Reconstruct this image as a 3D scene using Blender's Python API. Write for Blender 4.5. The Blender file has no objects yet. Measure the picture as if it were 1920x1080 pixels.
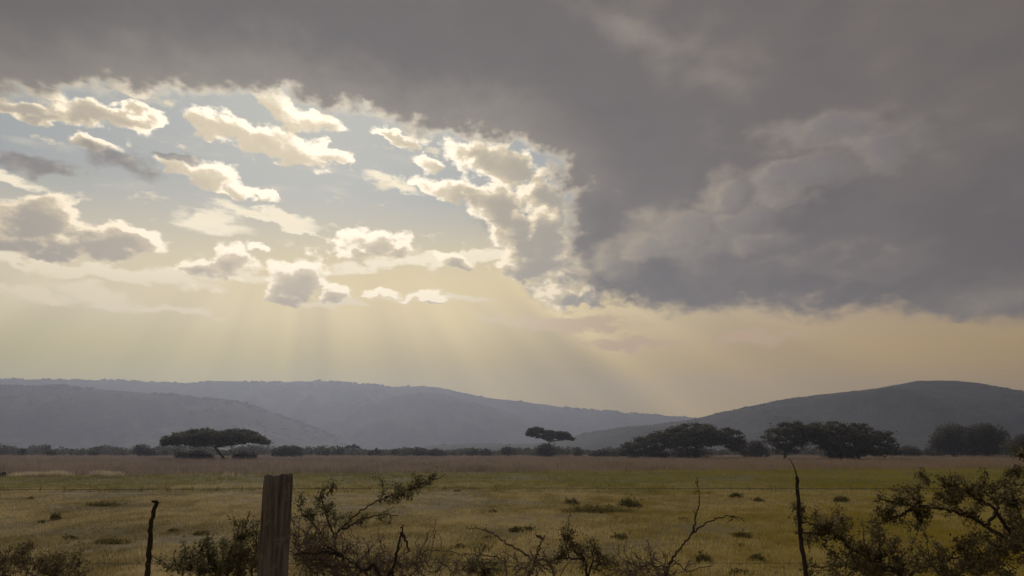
import bpy, bmesh, math, random
import numpy as np
from mathutils import Vector, Matrix

SC = bpy.context.scene
COL = SC.collection

# ------------------------------------------------------------------ camera
EYE = 2.2                       # eye height above the field (seen from a raised roadside)
HFOV = math.radians(65.0)
FPX = 960.0 / math.tan(HFOV / 2)
PITCH = math.radians(11.4)
cam_d = bpy.data.cameras.new('camera')
cam_d.sensor_width = 36.0
cam_d.angle = HFOV
cam_d.clip_start = 0.05
cam_d.clip_end = 40000.0
cam = bpy.data.objects.new('camera', cam_d)
cam.location = (0, 0, EYE)
cam.rotation_euler = (math.radians(90) + PITCH, 0, 0)
COL.objects.link(cam)
SC.camera = cam
SC.render.resolution_x = 1024
SC.render.resolution_y = 576

def ray(px, py):
    """direction of a point of the 1920x1080 view, world space"""
    x = (px - 960) / FPX
    y = (540 - py) / FPX
    c, s = math.cos(PITCH), math.sin(PITCH)
    return Vector((x, c - y * s, s + y * c))

def at(px, py, Y):
    """world point at depth Y"""
    d = ray(px, py)
    k = Y / d.y
    return Vector((d.x * k, Y, EYE + d.z * k))

def azel(px, py):
    d = ray(px, py).normalized()
    return math.degrees(math.atan2(d.x, d.y)), math.degrees(math.asin(d.z))

def lin(r, g, b):
    f = lambda v: (v / 255 / 12.92) if v / 255 <= 0.04045 else ((v / 255 + 0.055) / 1.055) ** 2.4
    return (f(r), f(g), f(b))

# ------------------------------------------------------------------ world / sky
SUN_AZ, SUN_EL = azel(600, 170)
W = bpy.data.worlds.new('World')
SC.world = W
W.use_nodes = True
NT = W.node_tree
NT.nodes.clear()

class Nodes:
    """tiny expression layer over a node tree"""
    def __init__(self, nt):
        self.nt = nt
    def new(self, t, **kw):
        n = self.nt.nodes.new(t)
        for k, v in kw.items():
            setattr(n, k, v)
        return n
    def put(self, sock, v):
        if isinstance(v, bpy.types.NodeSocket):
            self.nt.links.new(v, sock)
        elif v is not None:
            if hasattr(sock.default_value, '__len__'):
                v = tuple(v)
                if len(sock.default_value) == 4 and len(v) == 3:
                    v = v + (1.0,)
            sock.default_value = v
    def m(self, op, a, b=None, c=None, clamp=False):
        n = self.new('ShaderNodeMath', operation=op, use_clamp=clamp)
        for s, v in zip(n.inputs, (a, b, c)):
            self.put(s, v)
        return n.outputs[0]
    def add(self, a, b): return self.m('ADD', a, b)
    def sub(self, a, b): return self.m('SUBTRACT', a, b)
    def mul(self, a, b): return self.m('MULTIPLY', a, b)
    def mad(self, a, b, c): return self.m('MULTIPLY_ADD', a, b, c)
    def ss(self, v, lo, hi, a=0.0, b=1.0):
        n = self.new('ShaderNodeMapRange', interpolation_type='SMOOTHSTEP')
        for s, x in zip(n.inputs, (v, lo, hi, a, b)):
            self.put(s, x)
        return n.outputs[0]
    def lerp(self, v, lo, hi, a=0.0, b=1.0):
        n = self.new('ShaderNodeMapRange', interpolation_type='LINEAR')
        for s, x in zip(n.inputs, (v, lo, hi, a, b)):
            self.put(s, x)
        return n.outputs[0]
    def mix(self, f, a, b, blend='MIX'):
        n = self.new('ShaderNodeMix', data_type='RGBA', blend_type=blend)
        n.clamp_factor = True
        self.put(n.inputs[0], f); self.put(n.inputs[6], a); self.put(n.inputs[7], b)
        return n.outputs[2]
    def vm(self, op, a, b=None, scale=None):
        n = self.new('ShaderNodeVectorMath', operation=op)
        self.put(n.inputs[0], a)
        if b is not None: self.put(n.inputs[1], b)
        if scale is not None: self.put(n.inputs[3], scale)
        return n.outputs['Value'] if op in ('LENGTH', 'DOT_PRODUCT', 'DISTANCE') else n.outputs[0]
    def sep(self, v):
        n = self.new('ShaderNodeSeparateXYZ'); self.put(n.inputs[0], v)
        return n.outputs[0], n.outputs[1], n.outputs[2]
    def comb(self, x, y, z):
        n = self.new('ShaderNodeCombineXYZ')
        for s, v in zip(n.inputs, (x, y, z)): self.put(s, v)
        return n.outputs[0]
    def noise(self, v, scale, detail=5.0, rough=0.55, dist=0.0, lac=2.0, dims='3D'):
        n = self.new('ShaderNodeTexNoise', noise_dimensions=dims)
        self.put(n.inputs['Vector'], v)
        for k, x in (('Scale', scale), ('Detail', detail), ('Roughness', rough), ('Distortion', dist), ('Lacunarity', lac)):
            self.put(n.inputs[k], x)
        return n.outputs['Fac']
    def voro(self, v, scale, detail=2.0, rough=0.5, dims='2D'):
        n = self.new('ShaderNodeTexVoronoi', feature='F1', normalize=True, voronoi_dimensions=dims)
        self.put(n.inputs['Vector'], v)
        for k, x in (('Scale', scale), ('Detail', detail), ('Roughness', rough)):
            self.put(n.inputs[k], x)
        return n.outputs['Distance']

N = Nodes(NT)
dirv = N.new('ShaderNodeTexCoord').outputs['Generated']
dx, dy, dz = N.sep(dirv)
az = N.mul(N.m('ARCTAN2', dx, dy), 180 / math.pi)
el = N.mul(N.m('ARCSINE', dz), 180 / math.pi)
D2 = '2D'
P = N.comb(dx, N.mul(dz, 1.5), 0.0)                     # noise space
sunv = (math.sin(math.radians(SUN_AZ)) * math.cos(math.radians(SUN_EL)),
        math.cos(math.radians(SUN_AZ)) * math.cos(math.radians(SUN_EL)), math.sin(math.radians(SUN_EL)))
sang = N.mul(N.m('ARCCOSINE', N.m('MINIMUM', N.vm('DOT_PRODUCT', dirv, sunv), 0.99999)), 180 / math.pi)

# shape space (azimuth, elevation) pushed about by turbulence
def turb(scale, amp, detail):
    a = N.mad(N.noise(P, scale, detail, 0.55, dims=D2), amp, -amp / 2)
    b = N.mad(N.noise(N.vm('ADD', P, (7.3, 2.1, 0)), scale, detail, 0.55, dims=D2), amp, -amp / 2)
    return N.comb(a, b, 0.0)
Q0 = N.comb(az, el, 0.0)
w1 = turb(8, 5.0, 2)
Qs = N.vm('ADD', N.vm('ADD', Q0, N.vm('SCALE', w1, scale=0.29)), turb(34, 1.5, 3))
Q = N.vm('ADD', N.vm('ADD', Q0, w1), turb(24, 2.6, 3))
tosun = N.vm('NORMALIZE', N.vm('SUBTRACT', (SUN_AZ, SUN_EL, 0), Q0))    # unit step towards the sun on the sky
def ahead(q, deg):
    return N.vm('ADD', q, N.vm('SCALE', tosun, scale=deg))
def pahead(deg):
    return N.vm('ADD', P, N.vm('MULTIPLY', N.vm('SCALE', tosun, scale=deg), (0.01745, 0.0262, 0)))
P1 = pahead(0.42)
bil = N.sub(0.5, N.voro(P, 34, 2, 0.55))
bil_s = N.sub(0.5, N.voro(P1, 34, 2, 0.55))
fbm = N.sub(N.noise(P, 20, 7, 0.60, dims=D2), 0.5)
fbm_s = N.sub(N.noise(P1, 20, 6, 0.60, dims=D2), 0.5)

PD = 1 / 26.3                                       # photo pixels to degrees near the centre
def ell(x, y, rx, ry, rot=0.0, q=None):
    """elliptic distance: 0 at its heart, 1 at its rim"""
    a, e = azel(x, y)
    src = q if q is not None else Qs
    if rot == 0:
        k = (1 / (rx * PD), 1 / (ry * PD), 0)
        return N.vm('DISTANCE', N.vm('MULTIPLY', src, k), (a * k[0], e * k[1], 0))
    r = math.radians(rot)
    ax = (math.cos(r) / (rx * PD), math.sin(r) / (rx * PD), 0)
    ay = (-math.sin(r) / (ry * PD), math.cos(r) / (ry * PD), 0)
    u = N.vm('DOT_PRODUCT', src, ax)
    v = N.vm('DOT_PRODUCT', src, ay)
    return N.vm('DISTANCE', N.comb(u, v, 0.0), (a * ax[0] + e * ax[1], a * ay[0] + e * ay[1], 0))
def union(items, k=0.15, q=None):
    r = None
    for it in items:
        f = ell(*(tuple(it) + (0.0,) * (5 - len(it))), q=q)
        r = f if r is None else N.m('SMOOTH_MIN', r, f, k)
    return N.sub(1.0, r)

K = 10.0                                            # picture radiance -> colour at strength 0.1
def C(r, g, b, k=1.0):
    c = lin(r, g, b); return tuple(v * K * k for v in c)
def background(c):
    b = N.new('ShaderNodeBackground')
    N.put(b.inputs['Color'], c)
    b.inputs['Strength'].default_value = 0.1
    return b.outputs[0]
def mix_bg(f, a, b):
    n = N.new('ShaderNodeMixShader')
    N.put(n.inputs[0], f); N.put(n.inputs[1], a); N.put(n.inputs[2], b)
    return n.outputs[0]

# ---- clear air: Nishita sky seen through warm haze that thickens to the horizon
sky = N.new('ShaderNodeTexSky', sky_type='NISHITA')
sky.sun_disc = False
sky.sun_elevation = math.radians(SUN_EL)
sky.sun_rotation = math.radians(SUN_AZ)
sky.air_density = 1.0; sky.dust_density = 1.5; sky.ozone_density = 1.0
veil = N.mix(N.ss(sang, 5, 40), C(158, 164, 160), C(140, 147, 150))
air = N.mix(0.94, sky.outputs[0], veil)
hz = N.mix(N.ss(az, -34, 30), C(218, 201, 120), C(200, 164, 90))
hz = N.mix(N.ss(N.m('ABSOLUTE', N.sub(az, SUN_AZ)), 48, 110), hz, C(140, 132, 126))
mid_h = N.mix(N.ss(az, -34, -8), C(236, 219, 178), C(248, 224, 164))
mid_h = N.mix(N.ss(az, -2, 24), mid_h, C(188, 163, 124))
mid_h = N.mix(N.ss(N.m('ABSOLUTE', N.sub(az, SUN_AZ)), 48, 110), mid_h, C(140, 132, 126))
air = N.mix(N.ss(el, 18.5, 10.5), air, mid_h)
air = N.mix(N.ss(el, 10.0, 5.0), air, hz)
# shafts of light and shade fanning out below the cloud gap
fan = N.m('ARCTAN2', N.sub(az, SUN_AZ), N.sub(SUN_EL, el))
shaft = N.sub(N.noise(N.comb(N.mul(fan, 5.2), 21.6, 0), 1.0, 2, 0.5, dims=D2), 0.5)
shaft2 = N.mul(N.mul(N.ss(el, 13.5, 8.0), N.ss(sang, 58, 24)), N.ss(az, -10, 4, 0.75, 1.9))
air_lo = N.mix(1.0, air, (0.64, 0.64, 0.64), 'MULTIPLY')
air_hi = N.mix(1.0, air, (1.36, 1.36, 1.36), 'MULTIPLY')
air = N.mix(N.mad(N.mul(shaft, shaft2), 1.0, 0.5), air_lo, air_hi)

# ---- thin streaks
stn = N.sub(N.noise(N.comb(dx, N.mul(dz, 5.5), 0), 11, 5, 0.6, 0.3, dims=D2), 0.5)
stf = union([
    (160, 506, 330, 15, -2), (430, 522, 190, 15), (800, 486, 250, 18, 6), (880, 472, 110, 8, 4),
    (60, 548, 120, 16, -6), (195, 560, 90, 22, -12), (520, 408, 130, 14, -7), (560, 425, 90, 9, -10),
    (390, 415, 80, 22, -8), (740, 345, 74, 14, -18), (30, 346, 60, 14, -10), (800, 562, 150, 13), (640, 566, 100, 9),
    (1080, 606, 190, 20, -4), (1430, 630, 110, 18, 3), (1180, 640, 120, 12, -2), (1700, 566, 60, 8, 4),
    (320, 585, 110, 9)], 0.1)
st = N.add(N.mul(stf, 1.4), N.mul(stn, 2.2))
stc = N.mix(N.ss(az, 0, 14), C(255, 240, 208, 1.15), C(214, 178, 134))
stc = N.mix(N.ss(el, 13.0, 9.5), stc, N.mix(N.ss(az, -6, 8), C(246, 228, 190, 1.05), C(212, 178, 134)))
clear = N.mix(N.mul(N.ss(st, 0.0, 0.8), 0.95), air, stc)
cir = N.ss(N.add(stn, N.mul(fbm, 0.5)), 0.05, 0.40)
clear = N.mix(N.mul(N.mul(cir, 0.40), N.ss(el, 8, 12)), clear, C(240, 226, 198))

# stray scraps of cloud
scr = N.noise(N.vm('MULTIPLY', P, (1, 1.5, 0)), 23, 6, 0.6, dims=D2)
scr = N.mul(N.mul(N.ss(scr, 0.60, 0.74), N.ss(el, 11.5, 13.5)), 0.8)
clear = N.mix(scr, clear, C(246, 230, 196))
near = N.ss(sang, 27, 8)
bright = N.mix(near, C(252, 230, 190, 1.15), C(255, 241, 214, 1.45))
warm = N.mix(near, C(216, 198, 164), C(234, 216, 180))
def lump(u, bl, fb):
    return N.add(N.add(N.mul(u, 1.0), N.mul(bl, 0.70)), N.mul(fb, 2.3))
def cumulus(bodies, under, greyc):
    h = lump(union(bodies, 0.14), bil, fbm)
    h1 = lump(union(bodies, 0.14, ahead(Qs, 0.42)), bil_s, fbm_s)           # how much cloud lies sunward
    h2 = union(bodies, 0.2, ahead(Qs, 1.25))
    mask = N.ss(h, 0.0, 0.42)
    shade = N.add(N.mul(N.m('MAXIMUM', h1, 0.0), 0.85), N.mul(N.m('MAXIMUM', h2, 0.0), 0.95))
    shade = N.m('SUBTRACT', 1.0, N.m('POWER', 2.718, N.mul(shade, -1.25)))
    shade = N.mul(N.mul(shade, N.ss(N.add(h, N.mul(N.sub(h1, h), 1.1)), -0.05, 0.75, 0.30, 1.0)), N.ss(sang, 4, 20, 0.62, 0.96))                  # thin rims let the light through
    c = N.mix(N.ss(shade, 0.10, 0.46), bright, warm)
    c = N.mix(N.ss(shade, 0.40, 0.80), c, greyc)
    return N.mix(N.mul(mask, 0.97), under, c)

LEFT = [
    (95, 418, 56, 44), (60, 440, 66, 28), (150, 446, 96, 32), (255, 448, 70, 20, -4), (110, 466, 64, 22), (15, 446, 56, 18), (215, 440, 44, 26),
    (182, 268, 54, 15), (340, 314, 44, 20, -14), (395, 334, 50, 26), (450, 354, 46, 18, -24), (500, 374, 36, 9, -16), (420, 362, 40, 9, -6),
    (395, 232, 50, 26, -20), (450, 240, 60, 22, -24), (505, 262, 54, 34), (560, 282, 56, 30), (610, 278, 46, 14, -16), (545, 302, 40, 14), (645, 298, 20, 9),
    (90, 208, 70, 15), (190, 216, 90, 18, -4), (270, 222, 50, 14), (530, 200, 60, 22, -24), (600, 226, 50, 16, -16), (250, 160, 34, 18),
    (396, 500, 46, 28, 6), (442, 490, 40, 32), (488, 462, 24, 12), (562, 518, 50, 38), (618, 546, 34, 16), (540, 550, 38, 14),
    (694, 450, 56, 28), (664, 470, 44, 15), (740, 466, 34, 13), (725, 256, 64, 14, -20)]
left = cumulus(LEFT, clear, N.mix(near, C(160, 152, 140), C(198, 182, 154)))
df = N.add(N.add(union([(50, 312, 80, 17, 4), (76, 318, 16, 24), (236, 304, 80, 30, -6), (330, 292, 44, 11, -8)], 0.12), N.mul(bil, 0.4)), N.mul(fbm, 1.7))
left = N.mix(N.mul(N.ss(df, 0.0, 0.7), 0.9), left, N.mix(N.ss(N.sub(bil, bil_s), -0.1, 0.3), C(128, 121, 115), C(160, 150, 137)))
# right part of the gap: billows beside the dark mass
RIGHT = [
    (725, 256, 64, 14, -20), (812, 306, 34, 18, -20), (890, 290, 80, 30, -10), (950, 316, 60, 36),
    (850, 358, 58, 24, -12), (920, 384, 80, 34, -24), (1005, 360, 50, 44), (1034, 404, 36, 60, -8), (962, 430, 44, 52), (1010, 440, 50, 50),
    (1000, 484, 74, 34), (965, 498, 50, 16), (1066, 500, 60, 44), (1048, 548, 36, 30), (1085, 562, 40, 18), (850, 486, 52, 15, -14),
    (694, 450, 56, 28), (664, 470, 44, 15), (740, 466, 34, 13), (618, 546, 34, 16), (720, 550, 40, 8), (790, 562, 60, 7), (640, 300, 26, 13)]
vf = N.add(union([(985, 410, 86, 96), (1050, 500, 80, 90), (930, 400, 60, 40)], 0.3), N.mul(fbm, 1.4))
veiled = N.mix(N.mul(N.ss(vf, 0.0, 0.6), 0.85), clear, C(168, 162, 148))
right = cumulus(RIGHT, veiled, N.mix(near, C(156, 150, 138), C(186, 173, 148)))
gap = mix_bg(N.m('GREATER_THAN', az, azel(652, 400)[0]), background(left), background(right))

# ---- the heavy deck: everything above a sagging lower edge
pts = [(-45, 13.0), (-40, 21.0)]
for x, y in ((0, 190), (60, 192), (150, 182), (230, 172), (300, 184), (400, 190), (470, 174), (540, 182), (620, 212), (700, 234), (780, 256),
             (850, 258), (930, 272), (985, 286), (1040, 306), (1110, 350), (1200, 440), (1300, 520), (1420, 556), (1550, 572), (1700, 580), (1920, 590)):
    a, e = azel(x, y)
    pts.append((a, e))
pts.append((45, 8.3))
cur = N.new('ShaderNodeFloatCurve')
cm = cur.mapping.curves[0]
while len(cm.points) > 2:
    cm.points.remove(cm.points[1])
pts = sorted((((a + 45) / 90, e / 40) for a, e in pts))
cm.points[0].location = pts[0]; cm.points[1].location = pts[-1]
for p in pts[1:-1]:
    cm.points.new(*p)
for p in cm.points:
    p.handle_type = 'VECTOR'
cur.mapping.update()
qx, qy, _ = N.sep(Qs)
N.put(cur.inputs['Value'], N.lerp(qx, -45, 45))
dk = N.sub(qy, N.mul(cur.outputs[0], 40.0))                     # degrees above the deck's edge
for x, y, rx, ry in ((1128, 400, 84, 84), (1085, 330, 60, 44), (1150, 496, 104, 78), (1300, 484, 220, 98), (1600, 464, 330, 114), (1900, 464, 300, 114)):
    dk = N.m('SMOOTH_MAX', dk, N.mul(N.sub(1.0, ell(x, y, rx, ry)), min(rx, ry) * PD), 0.5)
dkf = N.add(dk, N.mul(N.add(N.mul(bil, 1.7), N.mul(fbm, 4.2)), N.ss(az, 6, 14, 0.7, 0.42)))
dkm = N.ss(dkf, -0.2, 1.1)
# relief inside the deck: large masses, lighter lenses, darker bellies
masses = [(1150, 400, 70, 70, 20, -0.55), (1560, 450, 330, 80, 0, -0.42), (1860, 450, 150, 90, 0, -0.65), (1400, 570, 330, 34, 2, -0.65),
          (1200, 560, 130, 46, 0, -0.40), (1560, 240, 160, 70, 0, 0.20),
          
          (1760, 180, 220, 120, 0, -0.25), (700, 90, 360, 60, -4, -0.25), (150, 60, 240, 40, 0, -0.28), (230, 140, 300, 40, 0, 0.25),
          (1290, 160, 140, 70, 0, 0.15), (1300, 430, 150, 60, 0, 0.25), (1540, 512, 170, 20, 0, 0.95), (1880, 556, 150, 30, 5, 0.7)]
rel = None
for x, y, rx, ry, rot, wgt in masses:
    f = N.ss(ell(x, y, rx * 1.9, ry * 1.9, rot, Q), 1.0, 0.1, 0, wgt)
    rel = f if rel is None else N.add(rel, f)
def bank(p):
    return N.noise(N.vm('MULTIPLY', p, (1, 1.35, 0)), 6.0, 5, 0.50, 0.0, dims=D2)
dn = bank(P)
lobes = N.sub(dn, bank(pahead(2.2)))                             # soft lobes, lit on the side towards the sun
rel = N.add(rel, N.mul(N.sub(dn, 0.5), 1.5))
rel = N.add(rel, N.mul(lobes, N.ss(az, -8, 8, -1.2, -2.6)))
cool = N.mix(N.ss(az, -14, 26), C(94, 88, 83), C(107, 99, 95))
light = N.mix(N.ss(az, -14, 26), C(148, 138, 124), C(148, 138, 124))
deep = N.mix(N.ss(az, -14, 26), C(82, 77, 73), C(93, 87, 87))
dcol = N.mix(N.ss(rel, 0.0, 1.0), cool, light)
dcol = N.mix(N.ss(rel, 0.0, -1.0), dcol, deep)
# paler lobes of cloud bulging out of the deck on the right
LOBES = [(1290, 420, 110, 56), (1390, 395, 90, 50), (1225, 470, 84, 44), (1350, 350, 60, 36), (1560, 236, 110, 40), (1640, 268, 80, 44), (1500, 330, 90, 36),
         (1120, 500, 60, 40), (1420, 452, 70, 30)]
lf = N.add(N.mul(union(LOBES, 0.25, Q), 1.0), N.mul(fbm, 1.3))
lf1 = N.add(N.mul(union(LOBES, 0.25, ahead(Q, 1.0)), 1.0), N.mul(fbm_s, 1.3))
lsh = N.sub(1.0, N.m('POWER', 2.718, N.mul(N.m('MAXIMUM', lf1, 0.0), -1.5)))
lobec = N.mix(N.ss(lsh, 0.0, 0.75), N.mix(N.ss(az, 4, 24), C(192, 175, 146), C(154, 143, 130)), N.mix(N.ss(az, 4, 24), C(150, 140, 124), C(124, 117, 114)))
dcol = N.mix(N.mul(N.ss(lf, -0.45, 0.85), 0.88), dcol, lobec)
# the deck thins and glows towards its lit edge
wedge = N.mul(N.ss(dkf, 6.0, 0.6), N.ss(sang, 30, 8, 0.12, 1.0))
dcol = N.mix(N.mul(wedge, 0.60), dcol, C(158, 148, 132))
rim = N.mul(N.ss(N.sub(dkf, N.mul(N.sub(bil, bil_s), 2.0)), 1.5, 0.2), N.ss(sang, 27, 13, 0.05, 0.8))
dcol = N.mix(rim, dcol, N.mix(near, C(236, 214, 176), C(252, 236, 206)))
upper = mix_bg(dkm, gap, background(dcol))
# below the horizon: plain earth tone
allsky = mix_bg(N.ss(el, -0.6, -3.0), upper, background(C(92, 84, 62)))
wo = N.new('ShaderNodeOutputWorld')
NT.links.new(allsky, wo.inputs['Surface'])
W.cycles.sampling_method = 'MANUAL'
W.cycles.sample_map_resolution = 256

# ------------------------------------------------------------------ sun (veiled by cloud)
sun_d = bpy.data.lights.new('sun', 'SUN')
sun_d.energy = 1.5
sun_d.angle = math.radians(12)
sun_d.color = (1.0, 0.9, 0.74)
sun = bpy.data.objects.new('sun', sun_d)
sun.rotation_euler = (-Vector(sunv)).to_track_quat('-Z', 'Y').to_euler()
COL.objects.link(sun)

vs = SC.view_settings
vs.view_transform = 'Standard'
vs.look = 'None'
vs.exposure = 0.0
vs.gamma = 1.0
vs.use_curve_mapping = False
SC.cycles.use_denoising = True
SC.cycles.max_bounces = 6

# ------------------------------------------------------------------ helpers
RNG = np.random.default_rng(7)

def mk_mesh(name, V, F, smooth=False):
    V = np.asarray(V, dtype=np.float32).reshape(-1, 3)
    F = np.asarray(F, dtype=np.int32)
    k = F.shape[1]
    me = bpy.data.meshes.new(name)
    me.vertices.add(len(V)); me.vertices.foreach_set('co', V.ravel())
    me.loops.add(F.size); me.loops.foreach_set('vertex_index', F.ravel())
    me.polygons.add(len(F))
    me.polygons.foreach_set('loop_start', np.arange(0, F.size, k, dtype=np.int32))
    me.polygons.foreach_set('loop_total', np.full(len(F), k, dtype=np.int32))
    if smooth:
        me.polygons.foreach_set('use_smooth', np.ones(len(F), dtype=bool))
    me.update(calc_edges=True)
    me.validate()
    return me

def link(name, me, mat=None, parent=None, loc=None):
    o = bpy.data.objects.new(name, me)
    COL.objects.link(o)
    if mat is not None and me is not None:
        if not me.materials:
            me.materials.append(mat)
    if parent is not None:
        o.parent = parent
    if loc is not None:
        o.location = loc
    return o

def tag(o, label=None, cat=None, group=None, kind=None):
    if label: o['label'] = label
    if cat: o['category'] = cat
    if group: o['group'] = group
    if kind: o['kind'] = kind
    return o

def thing(name, label, cat, loc, group=None):
    return tag(link(name, None, loc=loc), label, cat, group)

class MB:
    """collects quads (triangles repeat their last corner as a 4th collapsed one elsewhere)"""
    def __init__(self):
        self.V = []; self.F = []; self.n = 0
    def add(self, V, F):
        V = np.asarray(V, float).reshape(-1, 3); F = np.asarray(F, int)
        self.V.append(V); self.F.append(F + self.n); self.n += len(V)
    def tube(self, pts, rad, sides=6, cap=True, wob=0.0):
        pts = [Vector(p) for p in pts]
        n = len(pts)
        if not hasattr(rad, '__len__'):
            rad = [rad] * n
        V = []; prev = None
        for i, p in enumerate(pts):
            t = (pts[min(i + 1, n - 1)] - pts[max(i - 1, 0)])
            if t.length < 1e-9: t = Vector((0, 0, 1))
            t.normalize()
            if prev is None:
                u = t.orthogonal().normalized()
            else:
                u = (prev - t * prev.dot(t))
                u = u.normalized() if u.length > 1e-6 else t.orthogonal().normalized()
            prev = u; w = t.cross(u)
            for k in range(sides):
                a = 2 * math.pi * k / sides
                r = rad[i] * (1 + wob * (random.random() - 0.5))
                V.append(p + (u * math.cos(a) + w * math.sin(a)) * r)
        F = []
        for i in range(n - 1):
            for k in range(sides):
                k2 = (k + 1) % sides
                F.append((i * sides + k, i * sides + k2, (i + 1) * sides + k2, (i + 1) * sides + k))
        if cap:
            for i, rev in ((0, True), (n - 1, False)):
                V.append(pts[i]); c = len(V) - 1
                # fan of thin quads sharing the centre: split into pairs
                for k in range(0, sides, 2):
                    a, b, d = i * sides + k, i * sides + (k + 1) % sides, i * sides + (k + 2) % sides
                    F.append((c, d, b, a) if rev else (c, a, b, d))
        self.add([tuple(v) for v in V], F)
    def mesh(self, name, smooth=False):
        return mk_mesh(name, np.concatenate(self.V), np.concatenate(self.F), smooth)

def leaves(centres, size, flat=0.0, aspect=1.7, rng=RNG, bias=None):
    """one kite-shaped leaf (a quad) at each centre, random heading; flat 0..1 presses them towards level"""
    c = np.asarray(centres, float); n = len(c)
    size = np.broadcast_to(np.asarray(size, float), (n,))
    u = rng.normal(size=(n, 3)); u[:, 2] *= (1 - flat * 0.8)
    if bias is not None: u = u + bias
    u /= np.linalg.norm(u, axis=1)[:, None] + 1e-9
    w = rng.normal(size=(n, 3)); w[:, 2] *= (1 - flat * 0.8)
    v = np.cross(u, np.cross(u, w)); v /= np.linalg.norm(v, axis=1)[:, None] + 1e-9
    L = (size * aspect * 0.5)[:, None]; B = (size * 0.5)[:, None]
    bow = np.cross(u, v) * (size * 0.16)[:, None]
    V = np.stack([c - u * L, c - v * B * 0.9 + u * L * 0.1 + bow, c + u * L, c + v * B * 0.9 + u * L * 0.1 + bow], axis=1).reshape(-1, 3)
    F = np.arange(4 * n).reshape(n, 4)
    return V, F

# value noise
def _hash(ix, iy, seed):
    h = (ix.astype(np.int64) * 374761393 + iy.astype(np.int64) * 668265263 + seed * 144665) & 0x7fffffff
    h = ((h ^ (h >> 13)) * 1274126177) & 0x7fffffff
    return ((h ^ (h >> 16)) & 0xffff) / 65535.0
def vnoise(x, y, seed=0):
    x = np.asarray(x, float); y = np.asarray(y, float)
    ix = np.floor(x).astype(int); iy = np.floor(y).astype(int)
    fx = x - ix; fy = y - iy
    fx = fx * fx * (3 - 2 * fx); fy = fy * fy * (3 - 2 * fy)
    a = _hash(ix, iy, seed); b = _hash(ix + 1, iy, seed); c = _hash(ix, iy + 1, seed); d = _hash(ix + 1, iy + 1, seed)
    return (a * (1 - fx) + b * fx) * (1 - fy) + (c * (1 - fx) + d * fx) * fy
def fbm2(x, y, oct=5, seed=0, gain=0.5):
    s = 0; a = 1; t = 0
    for i in range(oct):
        s = s + a * vnoise(x * 2 ** i + 17.3 * i, y * 2 ** i - 9.1 * i, seed + i); t += a; a *= gain
    return s / t

# ------------------------------------------------------------------ materials
MATS = {}
def material(name):
    m = bpy.data.materials.new(name); m.use_nodes = True
    m.node_tree.nodes.clear()
    n = Nodes(m.node_tree)
    out = n.new('ShaderNodeOutputMaterial')
    MATS[name] = m
    return m, n, out
def finish(n, out, color, rough=0.9, spec=0.15, bump=None, bstr=0.3, bdist=0.02, trans=0.0, tcol=None):
    b = n.new('ShaderNodeBsdfPrincipled')
    n.put(b.inputs['Base Color'], color); n.put(b.inputs['Roughness'], rough)
    b.inputs['Specular IOR Level'].default_value = spec
    if bump is not None:
        bn = n.new('ShaderNodeBump')
        bn.inputs['Strength'].default_value = bstr; bn.inputs['Distance'].default_value = bdist
        n.put(bn.inputs['Height'], bump)
        n.nt.links.new(bn.outputs[0], b.inputs['Normal'])
    sh = b.outputs[0]
    if trans > 0:
        t = n.new('ShaderNodeBsdfTranslucent')
        n.put(t.inputs['Color'], tcol if tcol is not None else color)
        mx = n.new('ShaderNodeMixShader'); mx.inputs[0].default_value = trans
        n.nt.links.new(sh, mx.inputs[1]); n.nt.links.new(t.outputs[0], mx.inputs[2])
        sh = mx.outputs[0]
    n.nt.links.new(sh, out.inputs['Surface'])
def objco(n):
    return n.new('ShaderNodeTexCoord').outputs['Object']
def geo(n, k):
    return n.new('ShaderNodeNewGeometry').outputs[k]

def leaf_mat(name, c1, c2, trans=0.3, scale=1.2):
    m, n, out = material(name)
    r = geo(n, 'Random Per Island')
    ns = n.noise(objco(n), scale, 3)
    c = n.mix(n.ss(n.add(n.mul(r, 0.5), n.mul(ns, 0.9)), 0.45, 0.95), c1, c2)
    finish(n, out, c, 0.75, 0.2, trans=trans)
    return m
leaf_mat('acacia_leaf', (0.100, 0.102, 0.075), (0.150, 0.150, 0.100), 0.5, 0.25)
leaf_mat('bush_leaf', (0.100, 0.100, 0.086), (0.150, 0.145, 0.115), 0.5, 0.4)
leaf_mat('shrub_leaf', (0.12, 0.118, 0.062), (0.26, 0.23, 0.115), 0.55, 3.0)
leaf_mat('thorn_leaf', (0.10, 0.088, 0.045), (0.25, 0.20, 0.095), 0.55, 3.0)
leaf_mat('weed_leaf', (0.19, 0.165, 0.055), (0.36, 0.30, 0.10), 0.2, 2.0)

def bark_mat(name, c1, c2, scale=8.0):
    m, n, out = material(name)
    co = n.vm('MULTIPLY', objco(n), (1, 1, 0.25))
    ns = n.noise(co, scale, 5, 0.65)
    c = n.mix(n.ss(ns, 0.3, 0.7), c1, c2)
    finish(n, out, c, 0.95, 0.1, ns, 0.6, 0.03)
    return m
bark_mat('acacia_bark', (0.035, 0.028, 0.024), (0.085, 0.070, 0.058), 2.5)
bark_mat('twig_bark', (0.050, 0.038, 0.028), (0.13, 0.10, 0.072), 30)
bark_mat('pale_twig', (0.13, 0.10, 0.068), (0.30, 0.24, 0.16), 30)
bark_mat('purple_twig', (0.13, 0.095, 0.082), (0.34, 0.26, 0.225), 26)
bark_mat('stake_bark', (0.030, 0.025, 0.020), (0.085, 0.068, 0.048), 18)

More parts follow.
